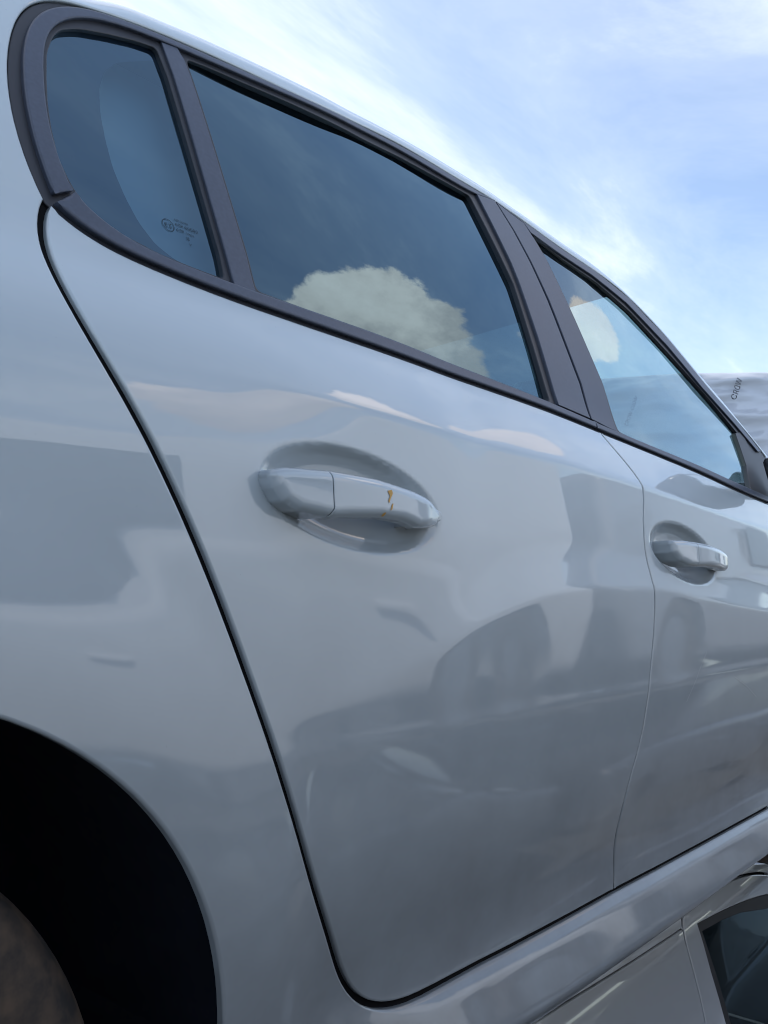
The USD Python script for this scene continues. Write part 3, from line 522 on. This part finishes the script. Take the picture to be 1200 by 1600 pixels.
# wheels, arches, underside
for wx in (0.0, 2.64):
    for far in (False, True):
        s = -1 if far else 1; y0 = MIRROR_Y if far else 0.0
        P = lambda pr: [(r, s * y + y0) for r, y in pr]
        lr = .342 if wx == 0 else .386
        liner = lathe(P([(lr, .035), (lr + .004, .06), (lr, .34), (.10, .35)]), 64, (wx + (ARCH[0] if wx == 0 else 0), 0, ARCH[1] if wx == 0 else .322))
        a = liner[0][:, 2] > .16
        put(car, "arch_liner", (liner[0], liner[1][a[liner[1]].all(1)]), M["liner"], True)
        tyre_r = .304; cz = .302
        tread = [(.205, .062), (.222, .052), (.255, .046), (.280, .049), (.2935, .060), (.3005, .075), (.3035, .095), (.304, .15), (.3035, .205), (.2985, .235), (.27, .255), (.205, .25)]
        w = put(car, "wheel", lathe(P([(.205, .066), (.196, .062), (.19, .075), (.188, .16), (.19, .235), (.204, .24)]), 64, (wx, 0, cz)), M["rim"], True)
        put(w, "tyre", lathe(P(tread[:6]), 96, (wx, 0, cz)), M["tyre"], True)
        put(w, "tyre_tread", lathe(P(tread[5:]), 96, (wx, 0, cz)), M["tread"], True)
        hub = [lathe(P([(.001, .085), (.045, .083), (.06, .10), (.06, .15)]), 24, (wx, 0, cz))]
        parts = [trimesh.Trimesh(*x, process=False) for x in hub]
        for i in range(5):
            b = trimesh.creation.box((.05, .022, .15)); b.apply_translation((0, 0, .12)); b.apply_transform(trimesh.transformations.rotation_matrix(i * 2 * np.pi / 5, (0, 1, 0)))
            b.apply_translation((wx, y0 + s * .088, cz)); parts.append(b)
        put(w, "spokes", trimesh.util.concatenate(parts), M["rim"], 30)
put(car, "underbody", rbox((3.2, 1.56, .06), .02, (1.2, .89, .235)), M["gap"])
put(car, "wheel_tub", rbox((.95, 1.0, .40), .05, (0, .89, .45)), M["gap"])

# roof, windscreen, bonnet, ends
us = np.linspace(-1, 1, 41)
def station(x, crown, drop=0.0):
    z = float(ROOF_LINE(x)) + .044 - drop; y = float(SIDE(x, z)) + .004
    yy = MIRROR_Y / 2 + us * (MIRROR_Y / 2 - y)
    bow = .20 * float(sstep(1.2, 2.0, x))
    return np.c_[x + bow * (1 - us ** 2), yy, z + crown * (1 - np.abs(us) ** 2.4)]
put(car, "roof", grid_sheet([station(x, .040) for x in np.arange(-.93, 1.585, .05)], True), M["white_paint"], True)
put(car, "windscreen", grid_sheet([station(x, .035, .006) for x in np.arange(1.57, 2.47, .05)], True), M["screen_glass"], True)
put(car, "bonnet", grid_sheet([station(x, .05) for x in np.arange(2.45, 3.42, .05)], True), M["white_paint"], True)
put(car, "headliner", grid_sheet([station(x, .030, .05) for x in np.arange(-.80, 1.62, .1)]), M["headliner"], True)
def cap(x, sgn):
    rows = []
    for z in np.linspace(.22, float(ROOF_LINE(x)) + .044, 24):
        y = float(SIDE(x, z)) + .004; yy = MIRROR_Y / 2 + us * (MIRROR_Y / 2 - y)
        rows.append(np.c_[x + sgn * .14 * (1 - us ** 2), yy, np.full(41, z)])
    return rows
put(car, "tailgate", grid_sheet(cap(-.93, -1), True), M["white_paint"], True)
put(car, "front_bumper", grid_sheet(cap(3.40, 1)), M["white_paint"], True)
# cabin
def slab(name, size, at, r=.02, m="interior", rot=0.0):
    b = trimesh.Trimesh(*meshkit.arrays(rbox(size, r))[:2], process=False)
    b.apply_transform(trimesh.transformations.rotation_matrix(rot, (0, 1, 0))); b.apply_translation(at)
    return put(car, name, b, M[m], 40)
slab("cabin_floor", (1.80, 1.5, .05), (1.34, .89, .31), .01)
slab("door_lining", (1.62, .02, .62), (1.27, .105, .64), .008); slab("door_lining", (1.62, .02, .62), (1.27, 1.675, .64), .008)
slab("load_cover", (.80, 1.40, .04), (-.35, .89, .93), .01)
slab("boot_wall", (.05, .98, .65), (-.05, .89, .62), .02)
for y in (.50, 1.28):
    slab("seat_back", (.13, .48, .62), (1.10, y, .80), .05, rot=-.28); slab("headrest", (.09, .27, .17), (.99, y, 1.20), .04, rot=-.2); slab("seat_cushion", (.50, .48, .14), (1.36, y, .52), .05)
slab("rear_seat_back", (.14, 1.02, .62), (.16, .89, .72), .05, rot=-.3)
for y in (.48, 1.30): slab("headrest", (.08, .25, .15), (.05, y, 1.08), .035, rot=-.25)
slab("dashboard", (.55, 1.42, .16), (2.28, .89, .93), .06); slab("dashboard_lower", (.36, 1.42, .36), (2.36, .89, .72), .05)
ring = trimesh.creation.torus(.185, .016, 48, 16); ring.apply_transform(trimesh.transformations.rotation_matrix(np.radians(-66), (0, 1, 0))); ring.apply_translation((1.86, 1.28, .93))
put(car, "steering_wheel", ring, M["rubber"], True)
# door mirror
mh = m3.Manifold.batch_hull([m3.Manifold.sphere(r, 24).translate(p) for r, p in ((.022, (1.875, -.055, 1.115)), (.022, (1.87, -.060, 1.045)), (.03, (1.93, -.080, 1.125)), (.03, (1.94, -.085, 1.03)), (.030, (2.04, -.045, 1.110)), (.030, (2.05, -.035, 1.025)))])
dm = put(car, "door_mirror", mh, M["molding"], True)
gl = m3.Manifold.batch_hull([m3.Manifold.sphere(.004, 12).translate(p) for p in ((1.885, -.0330, 1.050), (2.025, -.0135, 1.040), (2.025, -.0155, 1.105), (1.888, -.0340, 1.110))])
put(dm, "mirror_glass", gl, M["mirror"], True)
put(dm, "mirror_foot", hull_points([(2.03, .030, 1.00), (2.10, .03, .995), (2.03, -.03, 1.03), (2.09, .045, 1.06), (2.05, .045, 1.05)], .014), M["molding"], True)

# ------------------------------------------------------------------ the rack that carries it
rack = thing("stacking_rack", "dark steel rack arm holding up the white hatchback", "rack")
for x in (0.0, 2.64):
    put(rack, "arm", rbox((.26, 2.05, .028), .006, (x, 1.12, -.018)), M["steel"])
    put(rack, "upright", rbox((.18, .18, 1.6), .012, (x, 2.20, -.72)), M["steel"])
put(rack, "tie_beam", rbox((2.5, .10, .12), .012, (1.32, 2.20, -.20)), M["steel"])

# ------------------------------------------------------------------ the car stacked underneath
zz = np.arange(-1.6, .12, .002); sl = np.interp(zz, [-1.6, -1.2, -.75, -.6, -.45, -.12, -.065, -.035, -.01, .03], [-.25, -.02, .0, .22, .34, .37, .5, 1.1, 3, 8]); yy = np.cumsum(sl) * .002; yy += .30 - np.interp(-.10, zz, yy)
_low = PchipInterpolator(zz[::4], gaussian_filter(yy, 3)[::4])
def LOW(x, z): return _low(np.clip(z, -1.58, .10)) + .004 * (np.asarray(x) - 2.0) ** 2
low = thing("lower_car", "silver white car stacked under the sill, only roof edge and window corner showing", "car")
gap_path = np.vstack([[[1.99, -.95], [1.945, -.60], [1.945, -.40]], smooth_path(PL["l_door_gap"], .006, .0015)])
door_region = Polygon(np.vstack([gap_path, [[2.85, -.15], [2.95, -.5], [2.93, -1.05], [2.2, -1.10]]])).buffer(0)
lw = np.vstack([[[2.035, -.44]], PL["l_win"][:5], smooth_path(PL["l_win"][4:], .01, .001)[1:], [[2.75, -.18], [2.84, -.44]]])
lg = np.vstack([[[2.075, -.42]], PL["l_glass"][:3], [[2.26, -.1235]], PL["l_glass"][3:], [[2.72, -.20], [2.80, -.42]]])
lwin, lgl = Polygon(lw).buffer(0), Polygon(lg).buffer(0)
ditch = np.vstack([[[.7, -.050]], PL["l_ditch"], [[2.019, -.085]]])
lgap = unary_union([LineString(gap_path).buffer(.0032), LineString(ditch).buffer(.0012)])
lbig = Polygon([(.35, -1.2), (4.3, -1.2), (4.35, -.62), (3.3, -.45), (2.9, -.15), (2.75, -.092), (2.52, -.048), (2.36, .012), (1.9, .028), (1.2, .012), (.75, -.03), (.45, -.25), (.32, -.6)]).buffer(.03).buffer(-.03)
lwheels = [Point(.95, -1.19).buffer(.34), Point(3.55, -1.19).buffer(.34)]
rest = lbig.difference(unary_union([door_region, lgap] + lwheels))
pieces = [g for g in getattr(rest, "geoms", [rest]) if g.area > .003]
for g in pieces:
    up = g.representative_point().y > -.06 and g.area < 1
    panel(low, "roof_side" if up else "body_side", g, LOW, M["silver_paint"], r=.002, depth=.01, h=.02, hb=.008)
ld = panel(low, "door", door_region.difference(lgap).difference(lwin), LOW, M["silver_paint"], r=.003, depth=.012, h=.015, hb=.006)
panel(ld, "window_seal", lwin.buffer(-.001).difference(lgl), LOW, M["rubber"], off=.004, r=.002, depth=.008, h=.012, hb=.005)
panel(ld, "window_pane", lgl.buffer(.004), LOW, M["low_glass"], off=.010, r=.0004, depth=0, h=.03, hb=.01)
panel(low, "gap_shade", LineString(gap_path).buffer(.012), LOW, M["gap"], off=.011, r=.0005, depth=0, h=.02, hb=.01)  # black strip painting the shade inside the door gap
panel(low, "roof_joint", LineString(ditch).buffer(.004), LOW, M["rubber"], off=.0035, r=.0003, depth=0, h=.02, hb=.008)
# its roof, cabin and wheels
lx = np.arange(.55, 2.95, .06)
rows = []
for x in lx:
    ztop = float(np.interp(x, [.55, .75, 1.2, 1.9, 2.36, 2.52, 2.75, 2.9], [-.16, -.03, .012, .028, .012, -.048, -.092, -.15])) - .003
    y = float(LOW(x, ztop)); mid = 1.15; rows.append(np.c_[np.full(41, x), mid + us * (mid - y), ztop + .018 * (1 - np.abs(us) ** 2.2)])
lws = [[(2.9 + .9 * t, .55 - .18 * t + q * (1.2 + .36 * t), -.14 - .42 * t) for q in (0, 1)] for t in (0, 1)]
put(low, "windscreen", grid_sheet(lws, True), M["env_glass"], False)
put(low, "bonnet", hull_points([(3.75, .40, -.60), (3.75, 1.90, -.60), (4.3, .5, -.72), (4.3, 1.8, -.72), (4.3, .5, -1.0), (3.75, .4, -1.0), (3.75, 1.9, -1.0)], .03), M["silver_paint"], 40)
put(low, "roof", grid_sheet(rows, True), M["silver_paint"], True)
def lslab(name, size, at, r=.03, m="interior", rot=0.0):
    b = trimesh.Trimesh(*meshkit.arrays(rbox(size, r))[:2], process=False); b.apply_transform(trimesh.transformations.rotation_matrix(rot, (0, 1, 0))); b.apply_translation(at); put(low, name, b, M[m], 40)
lslab("cabin_floor", (3.4, 1.6, .1), (2.2, 1.15, -1.15)); lslab("far_side", (3.6, .05, 1.0), (2.2, 1.95, -.65))
for y in (.72, 1.5):
    lslab("seat_back", (.14, .5, .62), (2.35, y, -.55), .05, rot=-.25); lslab("headrest", (.09, .27, .17), (2.23, y, -.19), .04, rot=-.2)
lslab("rear_seat_back", (.14, 1.3, .6), (1.5, 1.15, -.62), .05, rot=-.3)
hk = m3.Manifold.batch_hull([m3.Manifold.sphere(.005, 10).translate(p) for p in ((2.13, .335, -.142), (2.15, .332, -.153))]) + m3.Manifold.batch_hull([m3.Manifold.sphere(.006, 10).translate(p) for p in ((2.15, .332, -.153), (2.175, .330, -.158))])
put(low, "coat_hook", hk, M["chrome"], True)
for wx in (.95, 3.55):
    put(low, "wheel", lathe([(.19, .215), (.20, .19), (.27, .18), (.30, .20), (.305, .24), (.305, .36), (.28, .39), (.10, .39)], 48, (wx, 0, -1.195)), M["tyre"], True)

# ------------------------------------------------------------------ film-wrapped load standing ahead
wrap = thing("wrapped_load", "tall load wrapped in wrinkled white plastic film with black lettering", "wrapped load")
wd = np.array([0.926942, 0.308138, 0.0]); wd /= np.linalg.norm(wd); wr = np.array([RIGHT[0], RIGHT[1], 0]); wr /= np.linalg.norm(wr); wf = np.array([-wr[1], wr[0], 0.0])
wc = EYE + wd * 9.6; GROUND = -1.50
def wrap_point(u, v, w): return np.stack([wc[0] + wr[0] * u + wf[0] * v, wc[1] + wr[1] * u + wf[1] * v, w], -1)
hw, hd, ht = 2.3, 1.3, 3.18
per = np.array(Polygon([(-hw + .25, 0 + .25), (hw - .25, .25), (hw - .25, 2 * hd - .25), (-hw + .25, 2 * hd - .25)]).buffer(.25, 10).exterior.coords)[:-1]
per = dense(per, .045)
hts = np.r_[np.linspace(GROUND, ht - .16, 150), ht - .16 + .16 * np.sin(np.linspace(.1, 1.5, 10))]
rows = []
cen = np.array([0, hd])
for w in hts:
    t = max(0.0, (w - (ht - .16)) / .16); sc = 1 - .055 * (1 - math.sqrt(max(0, 1 - t * t)))
    q = (per - cen) * sc + cen
    dirn = (per - cen) / np.linalg.norm(per - cen, axis=1, keepdims=True)
    pos = np.c_[q[:, 0] * .55, q[:, 1] * .55, np.full(len(q), w * 3.2) + .25 * q[:, 0]]
    rid = np.abs(meshkit.fbm(pos, 4, 3) - .5) * 2
    fine = meshkit.fbm(np.c_[q[:, 0] * 1.6, q[:, 1] * 1.6, np.full(len(q), w * 7.0) - .8 * q[:, 0]], 3, 9) - .5
    disp = (.17 * (rid - .3) + .09 * fine) * min(1, (w - GROUND) * 2 + .2)
    q = q + dirn * disp[:, None]
    sag = .075 * np.cos(np.clip(q[:, 0] - .25, -1.5, 1.5)) * min(1, max(0, w - ht + .9)) + .05 * (meshkit.noise(np.c_[q[:, 0] * .9, q[:, 1] * .9, q[:, 0] * 0], 5) - .5) * (w > ht - .6)
    rows.append(wrap_point(q[:, 0], q[:, 1], w + sag))
closing = [np.vstack([wrap_point((per[:, 0]) * s, (per[:, 1] - hd) * s + hd, np.full(len(per), ht + .03 * (1 - s)))]) for s in (.9, .5, .02)]
rows = [np.vstack([r, r[:1]]) for r in rows + closing]
M["film"] = plain("white_film", (0.46, 0.49, 0.54), 0.32, spec=0.4)
put(wrap, "film", grid_sheet(rows), M["film"], True)
M_kd = cKDTree(np.vstack(rows[:150]))
def lettering(px, py, word, size):
    d = FWD + RIGHT * ((px - 600) / 1300.6) + UP * ((800 - py) / 1300.6)
    t = ((wc - EYE) @ wf) / (d @ wf); at = EYE + d * t
    tm = meshkit.text_mesh(word, size, .004)
    v = tm.vertices.copy()
    a = np.radians(68); x, y = v[:, 0] * np.cos(a) - v[:, 1] * np.sin(a), v[:, 0] * np.sin(a) + v[:, 1] * np.cos(a)
    p = at + wr * x[:, None] + np.array([0, 0, 1.0]) * y[:, None]
    dd, ix = M_kd.query(p); near = M_kd.data[ix]
    depth_ = ((near - p) @ wf)
    p = p + wf * (np.minimum.reduce([depth_, depth_ * 0 + .25]) - .06)[:, None] + wf * (-v[:, 2])[:, None]
    put(wrap, "lettering", trimesh.Trimesh(p, tm.faces, process=False), M["letter"], False)
lettering(1147, 627, "CROW", .060)
lettering(979, 668, "CROW CROW", .040)

# ------------------------------------------------------------------ ground, hills and the row of cars across the aisle
gs = np.array([-3000, -300, -60, -20, -8, -3, 0, 3, 8, 20, 60, 300, 3000.0])
g = put(None, "ground", grid_sheet([[(x, y, GROUND) for y in gs] for x in gs], True), plain("asphalt", (0.038, 0.038, 0.040), 0.85, noise=(3.0, (0.055, 0.052, 0.048), 0.42, 0.7)), False)
tag(g, "dark worn asphalt yard under the cars", "ground", kind="structure")
a = np.linspace(0, 2 * np.pi, 181); hh = 18 + 60 * meshkit.fbm(np.c_[np.cos(a) * 4, np.sin(a) * 4, a * 0], 4, 11)
hill = [np.c_[np.cos(a) * r, np.sin(a) * r, GROUND - 1 + hh * f] for r, f in ((700, 0), (800, .55), (950, .9), (1100, 1.0), (1500, .5))]
h_ = put(None, "hills", grid_sheet(hill), plain("hill_woods", (0.045, 0.060, 0.045), 0.9, noise=(.02, (0.09, 0.10, 0.05), .4, .7)), True)
tag(h_, "low wooded hills around the yard", "hills", kind="structure")
AISLE = -1.15
def yard_car(x, z, material, label, flip, van=False):
    t = thing("parked_van" if van else "parked_car", label, "van" if van else "car", None, (x, AISLE - .88, z), 180 if flip else 0)
    def prof(pts, y0, y1, r): return m3.Manifold.batch_hull([m3.Manifold.sphere(r, 12).translate((px, y, pz)) for px, pz in pts for y in (y0, y1)])
    bodyhull = prof([(-1.95, .55), (-1.9, .85), (1.95, .60), (1.9, .80), (-1.85, .32), (1.9, .30), (-.2, .92), (1.2, .90)], -.78, .78, .08)
    for wx in (-1.28, 1.28): bodyhull = bodyhull - m3.Manifold.cylinder(2.4, .35, .35, 40, True).rotate((90, 0, 0)).translate((wx, 0, .30))
    put(t, "body", bodyhull, material, 40)
    cabin = m3.Manifold.batch_hull([m3.Manifold.sphere(.07, 12).translate((px, s * hy, pz)) for px, pz, hy in ((-1.75, .90, .74), (1.15, .90, .74), (-1.45, 1.38, .56), (.25, 1.40, .56), (-.5, 1.42, .58)) for s in (-1, 1)])
    if van:
        cabin = m3.Manifold.batch_hull([m3.Manifold.sphere(.08, 16).translate((px, s * hy, pz)) for px, pz, hy in ((-1.90, .86, .76), (1.50, .86, .76), (-1.86, 1.37, .66), (.85, 1.38, .64), (-.6, 1.40, .66)) for s in (-1, 1)])
    put(t, "cabin", cabin, material, 40)
    for s in (-1, 1):
        for pts in ([(.12, 1.04), (1.08, 1.04), (.80, 1.28), (.12, 1.29)],) if van else ([(-1.35, .97), (-.45, .97), (-.45, 1.34), (-1.18, 1.33)], [(-.36, .97), (.78, .97), (.22, 1.34), (-.36, 1.345)]):
            q = np.array([(px, s * ((.862 - (pz - .86) * .20 if van else .812 - (pz - .90) * .375) + .006), pz) for px, pz in pts]); n = len(q)
            put(t, "side_window", (np.vstack([q, q + [0, s * -.02, 0]]), np.vstack([np.array([[0, 1, 2], [0, 2, 3]]) if s < 0 else np.array([[0, 2, 1], [0, 3, 2]])])), M["env_glass"], False)
        put(t, "door_handle", rbox((.2, .03, .03), .01, (-.6, s * .865, .80)), material); put(t, "door_handle", rbox((.2, .03, .03), .01, (.2, s * .865, .79)), material)
    ws = np.array([(1.50, -.66, .985), (1.50, .66, .985), (.98, .56, 1.40), (.98, -.56, 1.40)] if van else [(1.22, -.66, .985), (1.22, .66, .985), (.36, .52, 1.435), (.36, -.52, 1.435)]); put(t, "windscreen", (ws + [.035, 0, .02], np.array([[0, 1, 2], [0, 2, 3]])), M["env_glass"], False)
    for wx in (-1.28, 1.28):
        for s in (-1, 1):
            put(t, "wheel", lathe([(.06, s * .80), (.20, s * .80), (.21, s * .83), (.28, s * .83), (.305, s * .80), (.305, s * .62), (.1, s * .60)], 36, (wx, 0, .305)), M["tyre"], True)
            put(t, "hub", lathe([(.001, s * .81), (.19, s * .81)], 24, (wx, 0, .305)), M["rim"], True)
    return t
seq = [(-2.9, 0, "env_white", "white"), (1.35, 0, "env_white", "white"), (5.7, 0, "env_grey", "grey"), (10.0, 0, "env_white", "white"), (14.4, 0, "env_dark", "dark"),
       (-2.6, GROUND, "env_dark", "dark blue"), (1.7, GROUND, "env_dark", "blue black"), (6.1, GROUND, "env_dark", "dark"), (10.5, GROUND, "env_white", "white")]
places = ["behind the photographer's left", "straight across the aisle", "second along the aisle", "third along the aisle", "far along the aisle"]
for i, (x, z, m, col) in enumerate(seq):
    van = z == 0 and i < 3
    yard_car(x, z, M[m], f"{col} {'van' if van else 'car'} on the {'upper' if z == 0 else 'ground'} level of the opposite row, {places[i % 5]}", i % 2 == 1, van)
rr = thing("opposite_rack", "steel rack carrying the upper row of cars across the aisle", "rack")
for x in (-5.1, -.85, 3.5, 7.85, 12.2, 16.6):
    put(rr, "upright", rbox((.14, .14, 1.7), .012, (x, AISLE - 1.95, -.65)), M["steel"]); put(rr, "arm", rbox((.14, 1.9, .10), .01, (x, AISLE - 1.0, -.05)), M["steel"])
for y in (AISLE - 1.62, AISLE - .20): put(rr, "runway", rbox((22, .30, .05), .01, (5.7, y, -.03)), M["steel"])
